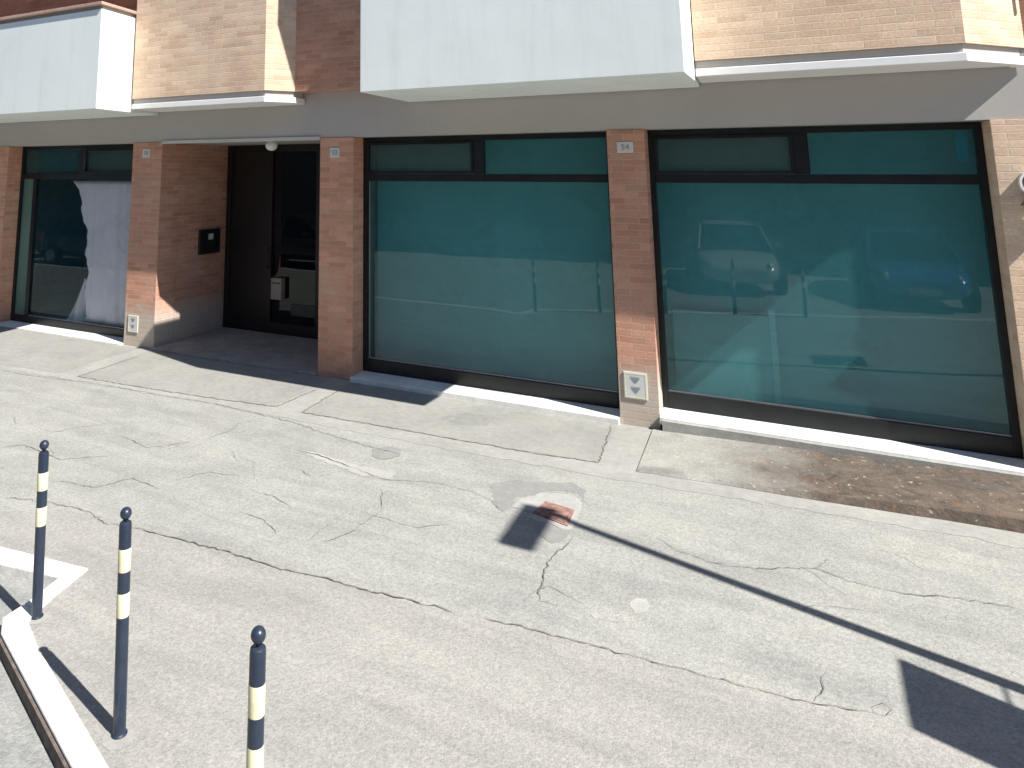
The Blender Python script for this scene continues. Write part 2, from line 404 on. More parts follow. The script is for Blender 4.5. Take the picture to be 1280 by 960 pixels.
light_border = [(-1.824, 5.59), (-1.81, 5.748), (-1.675, 5.946), (-1.491, 6.014), (-1.366, 5.895), (-1.348, 5.647), (-1.356, 5.43), (-1.489, 5.463), (-1.619, 5.473), (-1.675, 5.583)]
low_patch = [(-1.643, 5.474), (-1.483, 5.44), (-1.353, 5.419), (-1.364, 5.276), (-1.421, 5.198), (-1.542, 5.279)]
blotch = [(-0.85, 4.725), (-0.822, 4.812), (-0.767, 4.833), (-0.738, 4.777), (-0.757, 4.689), (-0.807, 4.645)]
blotch2 = [(-1.029, 4.526), (-1.008, 4.58), (-0.978, 4.537), (-0.994, 4.486)]
streak = [(-3.891, 5.757), (-3.702, 5.774), (-3.291, 5.713), (-2.881, 5.745), (-2.828, 5.594), (-3.117, 5.545), (-3.475, 5.614)]
oval = [(-3.292, 6.079), (-3.199, 6.216), (-3.054, 6.207), (-3.002, 6.067), (-3.087, 5.921), (-3.207, 5.937)]
oval2 = [(-3.066, 7.17), (-2.916, 7.419), (-2.586, 7.429), (-2.566, 7.174), (-2.848, 7.022)]
base1 = [(-3.869, 3.0), (-3.879, 3.08), (-3.774, 3.085), (-3.713, 3.017), (-3.771, 2.969)]
drain = [(-1.612, 5.778), (-1.404, 5.743), (-1.395, 5.5), (-1.647, 5.57)]
NEAR= [(-5.161, 3.709), (-4.891, 3.912), (-4.552, 4.008), (-4.092, 3.985), (-3.754, 4.028), (-3.254, 4.061), (-2.895, 4.059), (-2.589, 4.1), (-2.306, 4.107), (-2.054, 4.141), (-1.73, 4.158), (-1.303, 4.216), (-0.883, 4.254), (-0.35, 4.283), (0.189, 4.344), (0.917, 4.516)]

# ------------------------------------------------------------ ground
def kerb_y(x): return 2.40 - (x+2.76)*0.383
KD = Vector((1, -.383)).normalized(); KN = Vector((.383, 1)).normalized()
XE = 26; XW = -34
tag(MB().sheet([(-90, -90), (90, -90), (90, 90), (-90, 90)], -.06).build('street', 'street'), kind='structure')
# pavement (raised 0.10): everything between the kerb and the building, with a notch at its left corner
pave = [(XE, 12), (XW, 12), (XW, 3.05), (-12, 3.05), (-4.68, 3.39), (-3.94, 3.485), (-3.87, 3.17), (-3.82, 3.05), (-3.78, 2.965), (-3.55, 2.84), (-2.63, 2.48), (8, -1.6), (XE, -8.5)]
tag(MB().prism(pave, -.3, 0).build('pavement', 'asphalt_old'), kind='structure')
kerb_main = [(-3.83, 2.81), (-2.76, 2.40), (8, kerb_y(8)), (XE, kerb_y(XE)), (XE, kerb_y(XE)+.16), (8, kerb_y(8)+.16), (-2.63, 2.48), (-3.55, 2.835), (-3.79, 2.95), (-3.83, 3.04), (-3.96, 3.04), (-3.95, 2.90)]
kerb_back = [(-3.96, 3.043), (-3.83, 3.043), (-3.87, 3.17), (-3.94, 3.485), (-4.68, 3.39), (-12, 3.05), (XW, 3.05), (XW, 2.90), (-12, 2.90), (-4.48, 3.25), (-4.02, 3.325), (-3.975, 3.12)]
k1 = MB().prism(kerb_main, -.3, .012).build('kerb', 'kerb', bevel=.008); tag(k1, kind='structure')
k2 = MB().prism(kerb_back, -.3, .011).build('kerb', 'kerb', bevel=.008); tag(k2, kind='structure')
# brown strip over the kerb's street face, its shade put into the colour
shade_strip = MB()
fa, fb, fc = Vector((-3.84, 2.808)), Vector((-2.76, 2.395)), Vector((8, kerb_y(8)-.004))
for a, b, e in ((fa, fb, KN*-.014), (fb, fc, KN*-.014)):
    shade_strip.prism([tuple(a), tuple(b), tuple(b+e), tuple(a+e)], -.07, .002)
tag(shade_strip.build('kerb_face_shade', 'kerb_shade'), kind='structure')
# newer beige asphalt nearest the street
near = [(x, y) for x, y in NEAR]
near = wiggle(near, .006, .08); near = [(p.x, p.y) for p in near]
nz = [(2.5, 4.62), (XE, 4.8), (XE, kerb_y(XE)+.13), (8, kerb_y(8)+.13), (-2.65, 2.455), (-3.56, 2.81), (-3.81, 2.93), (-3.86, 3.03), (-3.90, 3.18), (-3.96, 3.46), (-4.68, 3.36), (-5.2, 3.35)]
tag(MB().sheet(near+nz, .0018).build('pavement', 'asphalt_near'), kind='structure')
# cement strip along the building, with greyer panels let into it
cem = [(XW, 6.15), (-9.6, 6.2), (-8.6, 6.22), (-7.4, 6.27), (-6.3, 6.33), (-5.2, 6.38), (-4.3, 6.38), (-3.3, 6.40), (-2.4, 6.42), (-1.4, 6.46), (-.6, 6.52), (.4, 6.60), (1.6, 6.68), (XE, 7.2)]
cem = [(p.x, p.y) for p in wiggle(cem, .018, .1)]
tag(MB().sheet(cem+[(XE, 8.3), (XW, 8.3)], .0018).build('pavement', 'cement'), kind='structure')
pA = [(-7.8, 7.78), (-7.62, 6.42), (-6.6, 6.45), (-5.7, 6.52), (-4.81, 6.62), (-4.80, 7.82)]
pB = [(-4.50, 7.80), (-4.44, 6.60), (-3.4, 6.64), (-2.4, 6.68), (-1.42, 6.75), (-1.43, 7.80)]
pZ = [(-11.6, 7.78), (-11.6, 6.2), (-9.2, 6.3), (-7.95, 6.40), (-8.05, 7.78)]
panels = MB()
for p in (pA, pB, pZ): panels.sheet(rough_poly(p, .004, .15), .0034)
tag(panels.build('pavement', 'cement_panel'), kind='structure')
# stained apron that rises towards the sill of the right-hand shop window
ap = MB(); n = 40; x0, x1 = -1.09, 9.0
edge_lo = []; 
for i in range(n+1):
    x = x0 + (x1-x0)*(i/n)**1.6
    t_ = min(1, max(0, (x+1.1)/2.7))
    ylo = 6.735 + .075*(x+1.07) + random.gauss(0, .006); 
    edge_lo.append((x, ylo, .012 + .075*t_, 7.78 - 0.0*t_, .022 + .083*t_))
for (xa, ya, za, yb, zb), (xc, yc, zc, yd, zd) in zip(edge_lo, edge_lo[1:]):
    m = 6
    for k in range(m):
        f0, f1 = k/m, (k+1)/m
        prof = lambda y0, z0, y1, z1, f: (y0+(y1-y0)*f, z0+(z1-z0)*f)
        A = prof(ya, za, yb, zb, f0); B = prof(yc, zc, yd, zd, f0); C_ = prof(yc, zc, yd, zd, f1); D_ = prof(ya, za, yb, zb, f1)
        ap.quad((xa, *A), (xc, *B), (xc, *C_), (xa, *D_))
    ap.quad((xa, ya-.02, .004), (xc, yc-.02, .004), (xc, yc, zc), (xa, ya, za))
ap.quad((x0, edge_lo[0][1], .002), (x0, edge_lo[0][1], .012), (x0, 7.78, .022), (x0, 7.78, .002))
tag(ap.build('pavement', 'apron'), kind='structure')
tag(MB().box(-1.0, 9, 7.76, 7.86, 0, .118).build('pavement', 'cement'), kind='structure')
# cracks and joints
def crack_mesh(items, z):
    mb = MB()
    for wd, pts in items:
        q = wiggle(pts, .007, .035); L_ = []
        n = len(q)
        for i, p in enumerate(q):
            d = (q[min(i+1, n-1)]-q[max(i-1, 0)]).normalized(); pr = Vector((-d.y, d.x))
            e = min(1, .25+min(i, n-1-i)/4)
            ww = wd*.5*e*random.uniform(.35, 1.35)
            L_.append((tuple(p+pr*ww), tuple(p-pr*ww)))
        for (a, b), (c, d) in zip(L_, L_[1:]): mb.quad((*b, z), (*d, z), (*c, z), (*a, z))
    return mb
hard = [c for c in CRACKS if c[0] >= .008]; soft = [c for c in CRACKS if c[0] < .008]
# finer crazing scattered over the old asphalt
for _ in range(26):
    x, y = random.uniform(-9.5, 1.2), random.uniform(4.3, 6.2); a = random.choice((0, .3, -.3, 1.4, 2.6)) + random.gauss(0, .3); pts = [(x, y)]
    if x < -5.3 or random.random() < .35:
        for k in range(random.randint(2, 6)):
            a += random.gauss(0, .5); x += math.cos(a)*.13; y += math.sin(a)*.13; pts.append((x, y))
        if 4.25 < y < 6.3: soft.append((random.uniform(.003, .0055), pts))
tag(crack_mesh([(w_*.58, p) for w_, p in hard], .0062).build('pavement_crack', 'crack'), kind='structure')
tag(crack_mesh(soft, .0055).build('pavement_crack', 'crack_soft'), kind='structure')
pt = MB()
for p, m, z in ((grey_patch, 'patch_grey', .0016), (low_patch, 'patch_grey', .0018), (oval, 'patch_grey', .0030), (oval2, 'patch_grey', .0046), (light_border, 'patch_light', .0028),
                (blotch, 'patch_light', .0016), (blotch2, 'patch_light', .0016), (streak, 'patch_light', .0020)):
    pt.sheet(rough_poly(p, .010, .04), z, m)
for x, y, r_ in ((-2.70, 2.61, .075), (-3.78, 3.00, .06), (-1.64, 2.2, .075)):
    pt.sheet(rough_poly([(x+r_*math.cos(t*.7), y+r_*math.sin(t*.7)) for t in range(9)], .008, .04), .0036, 'cement')
tag(pt.build('pavement_patch'), kind='structure')
# rusty drain cover
dr = thing('drain_cover', 'small rusty red square drain cover set in white cement on the pavement', 'drain cover', (-1.515, 5.65, .005))
dloc = [(x+1.515, y-5.65) for x, y in drain]
MB().prism([(x*1.10, y*1.10) for x, y in dloc], -.002, .004).build('frame', 'rust', dr)
lid = MB().prism([(x*.95, y*.95) for x, y in dloc], .0, .009)
for t in (-.05, 0, .05): lid.box(-.07, .07, t-.006, t+.006, .009, .012)
lid.build('lid', 'rust', dr, bevel=.002)

# ------------------------------------------------------------ the building
B = thing('apartment_building', 'brick apartment building with shop windows below white concrete balconies', 'building', (-5, 7.86, 0))
B.location = (0, 0, 0)
YF, YG = 7.86, 8.15
def part(mb, name, mat, parent=B, **k): return mb.build(name, mat, parent, **k)
# pillars
for (xa, xb, yb, mt) in ((-8.42, -7.82, YG+.1, 'brick'), (-5.03, -4.53, YG+.1, 'brick_warm'), (-1.41, -1.03, YG+.1, 'brick')):
    part(MB().box(xa, xb, YF, yb, 0, 2.95), 'brick_pillar', mt, bevel=.004)
p = part(MB().box(1.775, 5.2, YF, YG+.1, 0, 2.95), 'brick_pillar', 'brick_sunlit', bevel=.004); p['label'] = 'sunlit pale brick pier at the right end'
part(MB().box(-14.5, -11.40, YF, YG+.1, 0, 2.95), 'brick_pillar', 'brick_warm', bevel=.004)
# entrance alcove
part(MB().box(-8.1, -7.821, YG+.103, 9.42, 0, 2.95), 'alcove_wall', 'brick')
part(MB().box(-5.029, -4.75, YG+.103, 9.42, 0, 2.95), 'alcove_wall', 'brick_warm')
part(MB().box(-8.1, -4.75, YF+.24, 9.7, 2.95, 3.05), 'alcove_ceiling', 'soffit')
st = MB().box(-7.815, -5.035, 7.80, 9.40, 0, .035)
part(st, 'door_step', 'marble_floor', bevel=.006)
part(MB().box(-7.815, -5.035, YF-.012, YF+.003, 2.925, 2.972), 'ceiling_lip', 'soffit_light', bevel=.004)
# band above the shop windows, and the brick wall set back above it
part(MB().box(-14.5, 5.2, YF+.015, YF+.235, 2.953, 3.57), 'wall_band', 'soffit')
part(MB().box(-14.5, 5.2, YF, YF+.24, 3.573, 10.2), 'wall', 'brick_dark')
part(MB().box(-5.273, -3.739, 7.62, YF-.003, 3.55, 10.2), 'wall', 'brick')
part(MB().box(-14.5, 5.2, YF-.35, 16, 10.203, 10.40), 'roof', 'white_trim')
# closed shell round the rooms behind
sh = MB().box(-14.5, 5.2, 12.0, 12.2, 0, 10.2).box(-14.5, -14.3, 8.3, 11.99, 0, 10.2).box(5.0, 5.2, 8.3, 11.99, 0, 10.2)
part(sh, 'rear_wall', 'interior')
part(MB().box(-14.29, 4.99, 8.27, 11.98, 2.96, 3.2), 'room_ceiling', 'interior')
part(MB().box(-14.29, 4.99, 8.27, 11.98, -.2, .02), 'room_floor', 'marble_floor')
for xa, xb in ((-8.3, -8.15), (-4.70, -4.60), (-1.3, -1.15)): part(MB().box(xa, xb, 8.3, 11.98, .03, 2.95), 'room_wall', 'interior')
part(MB().box(-8.14, -4.71, 9.60, 9.70, .03, 2.95), 'room_wall', 'interior')
for xa, xb in ((-4.52, -1.42), (-1.02, 4.9)): part(MB().box(xa, xb, 8.50, 8.56, .03, 2.95), 'room_partition', 'partition')
# bays and balconies, one set per storey
def bay(x_l, x_r, ch, dz, back=7.857, ret=None):
    yb = 7.30; out = [(x_l, back), (x_l, yb), (x_r, yb), (x_r+ch[0], yb+ch[1]), (ret if ret else x_r+ch[0]*1.02, back)]
    z0 = 3.40+dz
    ledge = part(MB().prism(out, z0, z0+.075), 'bay_ledge', 'white_trim', bevel=.006)
    ins = [(x_l, back), (x_l, yb+.035), (x_r-.015, yb+.035), (x_r+ch[0]-.03, yb+ch[1]+.015), ((ret or x_r+ch[0])-.03, back)]
    part(MB().prism(ins, z0+.077, z0+.150), 'bay_base', 'soffit')
    part(MB().prism(out, z0+.153, z0+(2.85 if dz < 6 else .8)), 'brick_bay', 'brick_sunlit')
def balcony(poly, dz, up=0):
    z0 = (3.36 if dz == 0 else 3.41+dz)
    b = part(MB().prism(poly, z0, z0+1.39+up), 'balcony', 'white', bevel=.006)
    cx_ = sum(p[0] for p in poly)/len(poly)
    k = MB().prism([(x+(0 if x < cx_ else -.03), y+.04) for x, y in poly], z0+1.392+up, z0+1.44+up); k.build('coping_base', 'soffit', b)
    MB().prism([(x+(.0 if x < cx_ else .035), y-.035 if y < 7.3 else y) for x, y in poly], z0+1.443+up, z0+1.487+up).build('coping', 'terracotta', b, bevel=.006)
for dz in (0, 3.0, 6.0):
    bay(-7.885, -5.53, (.255, .32), dz, ret=-5.277)
    bay(-.465, 1.56, (.50, .545), dz)
    yo = 6.62 if dz == 0 else 6.95
    balcony([(-3.735, 7.855), (-3.735, yo), (-.507, yo), (-.475, 7.295), (-.475, 7.855)], dz, .30 if dz == 0 else .0)
    balcony([(-14.0, 7.855), (-14.0, yo+.03), (-7.86, yo+.03), (-7.925, 7.295), (-7.925, 7.855)], dz)
# drain spout high on the right-hand bay
part(MB().lathe([(.0, 3.955), (.022, 3.96), (.022, 5.8), (0, 5.8)], 2.12, 7.78, 14), 'drain_spout', 'metal_grey', smooth=True)

# ---- shop windows
YW = YG
def shop_window(x0, x1, zb, split, kick, panes, lower, sill_top, label=None, extra=None):
    f = MB(); y0, y1 = YW-.03, YW+.05
    e = .055
    f.box(x0, x0+e, y0, y1, zb, 2.945); f.box(x1-e, x1, y0, y1, zb, 2.945)
    f.box(x0+e, x1-e, y0+.002, y1, 2.885, 2.945)                       # head
    f.box(x0+e, x1-e, y0-.006, y1, 2.395, 2.485)                       # transom
    f.box(split-.065, split+.065, y0+.001, y1, 2.486, 2.884)           # upper mullion
    if kick: f.box(x0+e, x1-e, y0-.004, y1, zb, zb+kick)
    for xm, wd in (extra or ()): f.box(xm-wd/2, xm+wd/2, y0+.003, y1, zb+kick, 2.394)
    o = part(f, 'shop_window', 'frame', bevel=.003)
    if label: o['label'] = label
    ol = panes
    # opening light with its own thicker sash
    s = MB(); sx0, sx1 = ol['sash']; sz0, sz1 = 2.487, 2.883
    t_ = .034
    s.box(sx0, sx0+t_, y0-.014, y0+.03, sz0, sz1).box(sx1-t_, sx1, y0-.014, y0+.03, sz0, sz1).box(sx0+t_, sx1-t_, y0-.014, y0+.03, sz0, sz0+t_).box(sx0+t_, sx1-t_, y0-.014, y0+.03, sz1-t_, sz1)
    so = s.build('sash', 'frame', o, bevel=.003)
    yp = YW
    def pane(xa, xb, za, zb_, mat): MB().box(xa, xb, yp+.004, yp+.012, za, zb_).build('glass_pane', mat, o)
    pane(sx0+.01, sx1-.01, sz0+.01, sz1-.01, ol['m_sash'])
    fx = ol['fixed']; pane(fx[0], fx[1], 2.48, 2.89, ol['m_fixed'])
    for xa, xb, mt in lower: pane(xa, xb, zb+kick-.02, 2.40, mt)
    sl = MB().box(x0-.0, x1+.0, 7.795, YW+.03, sill_top-.07, sill_top)
    sl.build('sill', 'marble', o, bevel=.006)
    # gasket beads
    g_ = MB()
    for xa, xb, mt in lower:
        g_.box(xa+.0, xb-.0, y0+.02, y0+.026, zb+kick, zb+kick+.016)
    g_.build('glazing_bead', 'metal_grey', o)
    return o
wB = shop_window(-4.528, -1.412, .062, -2.95, .15, dict(sash=(-4.473, -3.015), fixed=(-2.885, -1.47), m_sash='glass_grey', m_fixed='glass_teal'),
            [(-4.473, -1.467, 'glass_teal')], .06, 'wide teal shop window between two brick pillars')
wC = shop_window(-1.028, 1.773, .142, .375, .155, dict(sash=(-.973, .31), fixed=(.44, 1.72), m_sash='glass_grey', m_fixed='glass_teal'),
            [(-.973, 1.718, 'glass_teal')], .14, 'wide teal shop window at the right')
wA = shop_window(-11.398, -8.422, .0, -9.88, .13, dict(sash=(-9.815, -8.48), fixed=(-11.34, -9.945), m_sash='glass_grey', m_fixed='glass_teal'),
            [(-11.34, -11.05, 'glass_green'), (-10.97, -8.66, 'glass_clear')], .02, 'shop window at the left with a pale curtain inside', extra=((-11.01, .085), (-8.62, .09)))
MB().box(1.585, 1.665, YW+.014, YW+.017, 2.60, 2.86).build('sky_reflection_strip', 'sky_reflection', wC)  # strip painted in place of a sky reflection on the upper pane
# narrow pale strip between frame and glass on the middle window
MB().box(-4.452, -4.438, YW-.012, YW+.002, .215, 2.39).build('edge_trim', 'metal_grey', wB)
# tilted light of the left-hand window: a stay and the slanting edge of the open flap
fl = MB(); fl.tube((-9.80, YW-.02, 2.50), (-9.62, YW-.16, 2.87), .018, 8); fl.build('window_stay', 'frame', wA, smooth=True)

# ---- entrance door
dy = 9.40
d = MB().box(-7.81, -7.72, dy-.05, dy+.03, .036, 2.945).box(-5.12, -5.04, dy-.05, dy+.03, .036, 2.945).box(-7.72, -5.12, dy-.045, dy+.03, 2.84, 2.945).box(-7.72, -5.12, dy-.045, dy+.03, .036, .20)
d.box(-6.96, -6.88, dy-.048, dy+.03, .20, 2.84).box(-6.05, -5.97, dy-.048, dy+.03, .20, 2.84)
D = part(d, 'entrance_door', 'door_dark', bevel=.004); D['label'] = 'dark entrance door deep in the alcove'
MB().box(-7.72, -6.96, dy-.02, dy+.01, .20, 2.84).build('door_panel', 'door_dark', D)
MB().box(-6.88, -6.05, dy-.01, dy, .20, 2.84).build('glass_pane', 'door_glass', D)
MB().box(-5.97, -5.12, dy-.01, dy, .20, 2.84).build('glass_pane', 'door_glass', D)
MB().tube((-6.92, dy-.11, 1.0), (-6.92, dy-.11, 1.35), .012).tube((-6.92, dy-.11, 1.03), (-6.92, dy-.04, 1.03), .009).tube((-6.92, dy-.11, 1.32), (-6.92, dy-.04, 1.32), .009).build('handle', 'black_plastic', D, smooth=False)
lb = MB().box(-6.82, -6.62, dy-.12, dy-.012, .56, .88).build('letter_box', 'plate_dull', D, bevel=.008)
MB().box(-6.80, -6.64, dy-.128, dy-.122, .80, .815).build('slot', 'frame', lb)
MB().box(-6.50, -6.06, dy-.03, dy-.012, .33, .50).build('reflection_patch', 'reflection_grey', D, bevel=.004)  # grey panel painted in place of a reflection in the door glass

# ------------------------------------------------------------ things fixed to, or standing by, the building
def sign_box(name, label, cat, x, z, wd, ht, mat='plate', y=YF, group=None, th=.012, r=None):
    t = thing(name, label, cat, (x, y, z), 0, group)
    MB().box(-wd/2, wd/2, -th, -.001, -ht/2, ht/2).build('plate', mat, t, bevel=.003)
    return t
def text_mesh(s, size, mat, parent, loc, name='lettering'):
    cu = bpy.data.curves.new(name, 'FONT'); cu.body = s; cu.size = size; cu.align_x = 'CENTER'; cu.align_y = 'CENTER'; cu.extrude = .001
    to = bpy.data.objects.new('tmp', cu); C.objects.link(to); dg = bpy.context.evaluated_depsgraph_get()
    me = bpy.data.meshes.new_from_object(to.evaluated_get(dg)); bpy.data.objects.remove(to)
    me.materials.clear(); me.materials.append(M[mat]); o = bpy.data.objects.new(name, me); C.objects.link(o)
    o.parent = parent; o.rotation_euler = (R(90), 0, 0); o.location = loc; return o
for x, z, wd, ht, txt, lab in ((-1.225, 2.765, .165, .115, '54', 'small number plate atop the brick pillar between the two wide teal windows'),
                          (-4.80, 2.755, .15, .13, '52', 'small whitish house number plate on the pillar just right of the entrance'),
                          (-8.13, 2.79, .15, .13, '50', 'small dull house number plate on the pillar just left of the entrance')):
    t = sign_box('number_plate', lab, 'number plate', x, z, wd, ht, group='house number plates')
    text_mesh(txt, .085, 'num_ink', t, (0, -.0135, 0))
def utility(x, z, wd, ht, lab):
    t = sign_box('wall_plate', lab, 'wall plate', x, z, wd, ht, group='white service plates low on the pillars')
    a, b = wd/2, ht/2; y = -.0135
    bd = MB()
    for q in ((-a*.92, a*.92, b*.84, b*.92), (-a*.92, a*.92, -b*.92, -b*.84), (-a*.92, -a*.84, -b*.83, b*.83), (a*.84, a*.92, -b*.83, b*.83)): bd.box(q[0], q[1], y, -.012, q[2], q[3])
    bd.build('border', 'plate_border', t)
    s = MB()
    for zc in (b*.42, -b*.32):
        s.v += [(-a*.42, y-.0005, zc+b*.16), (-a*.05, y-.0005, zc-b*.22), (a*.08, y-.0005, zc-b*.22), (a*.42, y-.0005, zc+b*.16)]; n_ = len(s.v); s.face([n_-4, n_-3, n_-2, n_-1])
        s.v += [(-a*.40, y-.0006, zc+b*.24), (a*.40, y-.0006, zc+b*.24), (a*.40, y-.0006, zc+b*.20), (-a*.40, y-.0006, zc+b*.20)]; n_ = len(s.v); s.face([n_-1, n_-2, n_-3, n_-4])
    s.build('symbol', 'plate_mark', t)
utility(-1.245, .385, .225, .255, 'white square plate with two grey triangles low on the pillar between the wide windows')
utility(-8.235, .31, .20, .24, 'small white plate with two grey triangles low on the pillar left of the entrance')
# intercom box on the left wall of the alcove
t = thing('intercom', 'black intercom box on the left brick wall of the entrance alcove', 'intercom', (-7.82, 8.95, 1.42))
MB().box(0, .045, -.24, .24, -.19, .19).build('housing', 'black_plastic', t, bevel=.008)
MB().box(.046, .05, -.05, .06, .03, .12).build('name_card', 'plate', t)
for ya, yb in ((-.16, -.08), (.10, .16)): MB().box(.046, .052, ya, yb, -.14, .14).build('button_panel', 'frame', t)
# globe lamp under the alcove edge
t = thing('ceiling_lamp', 'white globe lamp on the ceiling of the entrance alcove', 'lamp', (-5.93, 8.02, 2.949))
MB().lathe([(0, 0), (.055, 0), (.055, -.02), (.03, -.03), (.0, -.03)][::-1], 0, 0, 20).build('lamp_base', 'white_trim', t, smooth=True)
MB().lathe([(.085*math.sin(a*math.pi/10), -.085-.075*math.cos(a*math.pi/10)+.01) for a in range(11)], 0, 0, 24).build('lamp_globe', 'lamp_white', t, smooth=True)
# outdoor fixture on the right-hand pier
t = thing('wall_lamp', 'brown slanted wall light on a white ring at the right edge of the building', 'wall lamp', (1.985, YF, 2.36))
rg = MB(); R0, R1 = .08, .064; prof = []
for k in range(28):
    a0, a1 = 2*math.pi*k/28, 2*math.pi*(k+1)/28
    P = lambda r_, a_, y: (r_*math.cos(a_), y, .055+r_*1.25*math.sin(a_))
    for q in ((P(R0, a0, -.05), P(R0, a1, -.05), P(R1, a1, -.05), P(R1, a0, -.05)), (P(R0, a0, -.001), P(R0, a1, -.001), P(R0, a1, -.05), P(R0, a0, -.05)), (P(R1, a0, -.05), P(R1, a1, -.05), P(R1, a1, -.001), P(R1, a0, -.001))): rg.quad(*q)
rg.build('ring', 'white_trim', t, smooth=False)
MB().box(-.055, .055, -.03, -.002, -.02, .13).build('back_plate', 'brown_metal', t)
hd = MB(); hd.ring([[(-.10, -.055, -.125), (-.01, -.055, -.02), (.16, -.055, .0), (.16, -.055, -.21)], [(-.10, -.11, -.125), (-.01, -.11, -.02), (.16, -.11, .0), (.16, -.11, -.21)]]); hd.build('shade', 'brown_metal', t, bevel=.006, fix=True)
MB().tube((.05, -.001, -.05), (.05, -.07, -.05), .02).build('bracket', 'brown_metal', t)
# curtain and cloth inside the left window
def curtain():
    mb = MB(); nx, nz = 46, 30; x1 = -8.70
    g_ = []
    for j in range(nz+1):
        z = .14 + (2.37-.14)*j/nz
        f = (z-.14)/2.23
        xl = -9.78 + .06*math.sin(f*5.0+.5) + .03*math.sin(f*23) + .02*math.sin(f*61) + random.gauss(0, .016)
        if f > .72: xl -= (f-.72)*.95
        if f > .93: xl -= .05
        row = []
        for i in range(nx+1):
            u = i/nx; x = xl+(x1-xl)*u
            row.append((x, 8.235+.010*math.sin(x*16)+.006*math.sin(x*37+z), z))
        g_.append(row)
    b = 0
    for row in g_: mb.v += row
    for j in range(nz):
        for i in range(nx): mb.face([j*(nx+1)+i, j*(nx+1)+i+1, (j+1)*(nx+1)+i+1, (j+1)*(nx+1)+i])
    o = mb.build('curtain', 'curtain', smooth=True)
    sm = o.modifiers.new('solid', 'SOLIDIFY'); sm.thickness = .004
    return tag(o, 'pale lilac curtain with a ragged edge hanging inside the left shop window', 'curtain')
curtain()
cl = MB(); cx_, cy_ = -10.02, 8.42; ringn = 26; rows = 9
for j in range(rows+1):
    f = j/rows
    for k in range(ringn):
        a = 2*math.pi*k/ringn; rr = (.26*(1-f)**1.15+.015)*(1+.22*math.sin(a*4+f*3)+.1*math.sin(a*7))
        cl.v.append((cx_+rr*math.cos(a)+.05*f, cy_+rr*.6*math.sin(a), .03+.72*f+.02*math.sin(a*5)))
for j in range(rows):
    for k in range(ringn):
        k2 = (k+1) % ringn; cl.face([j*ringn+k, j*ringn+k2, (j+1)*ringn+k2, (j+1)*ringn+k])
cl.face([rows*ringn+k for k in range(ringn)])
tag(cl.build('dust_sheet', 'curtain', smooth=True), 'crumpled white cloth heaped to a point inside the left shop window', 'cloth')
# pale board inside the right window, low at its left side
t = thing('display_board', 'upright pale board standing behind the right shop window near its lower left corner', 'board', (-.42, 8.40, .02))
MB().box(-.50, .40, 0, .025, 0, 1.05).build('board', 'partition', t, bevel=.004)
MB().box(.401, .46, -.01, .04, 0, 1.12).build('side_post', 'curtain', t, bevel=.004)

# ------------------------------------------------------------ bollards
bp = thing('bollard', 'x', 'bollard', (-3.80, 3.01, 0), 0, 'banded bollards along the kerb')
prof = [(0, 0), (.036, 0), (.036, .006), (.0285, .012), (.0285, .866), (.0265, .878), (.019, .884), (.0, .884)]
MB().lathe(prof, 0, 0, 28).build('post', 'navy', bp, smooth=False)
for z0, z1 in ((.485, .585), (.675, .772)):
    MB().lathe([(.0290, z0), (.0294, z0+.002), (.0294, z1-.002), (.0290, z1)], 0, 0, 28).build('yellow_band', 'cream', bp)
MB().lathe([(.0, .880)]+[(max(.011, .0265*math.sin(a*math.pi/14)), .918-.0265*math.cos(a*math.pi/14)) if a < 13 else (.0265*math.sin(a*math.pi/14), .918-.0265*math.cos(a*math.pi/14)) for a in range(1, 15)], 0, 0, 24).build('ball_cap', 'navy', bp, smooth=True)
for ch in bp.children:
    for p_ in ch.data.polygons: p_.use_smooth = True
    if ch.name.startswith('post'):
        m_ = ch.modifiers.new('es', 'EDGE_SPLIT'); m_.split_angle = R(40)
for i, (x, y, lab) in enumerate(((-3.80, 3.01, 'dark blue bollard with two cream bands at the kerb corner, farthest from the camera'),
                  (-2.715, 2.625, 'dark blue bollard with two cream bands, second along the kerb'),
                  (-1.645, 2.20, 'dark blue bollard with cream bands cut off by the bottom edge of the photo'),
                  (-.55, 1.79, 'fourth dark blue bollard along the kerb, just outside the photo'),
                  (.55, 1.37, 'fifth dark blue bollard along the kerb, outside the photo to the right'))):
    o = bp if i == 0 else copy_tree(bp)
    o.location = (x, y, 0); o['label'] = lab; o.rotation_euler = (R((.8, -.5, .3, .6, -.3)[i]), R((-.9, -1.1, .2, -.4, .5)[i]), R(40*i))

# ------------------------------------------------------------ street lamp whose shadow crosses the pavement
LX, LY, LH = 2.80, 4.405, 5.2
t = thing('street_lamp', 'slim grey street lamp to the right whose shadow crosses the pavement', 'street lamp', (LX, LY, 0))
MB().tube((0, 0, 0), (0, 0, LH), .052, 16, r1=.036).build('pole', 'metal_grey', t)
MB().lathe([(0, 0), (.09, 0), (.09, .015), (.05, .03), (.045, .12), (0, .12)], 0, 0, 20).build('base', 'metal_grey', t)
MB().box(-.115, .115, -.60, .05, LH-.03, LH+.03).build('lamp_head', 'metal_grey', t, bevel=.015)
MB().box(-.08, .08, -.52, -.08, LH-.042, LH-.031).build('lamp_lens', 'lamp_white', t)
t = thing('road_sign', 'plain grey metal sign panel on the street lamp pole', 'sign', (LX, LY, 2.37))
MB().box(-.012, .012, -.73, -.17, -.36, .36).build('panel', 'metal_grey', t, bevel=.004)
for zc in (-.12,): MB().box(-.008, .008, -.20, -.03, zc-.003, zc+.003).build('clamp', 'metal_grey', t)
t.rotation_euler = (R(-3.5), 0, 0)

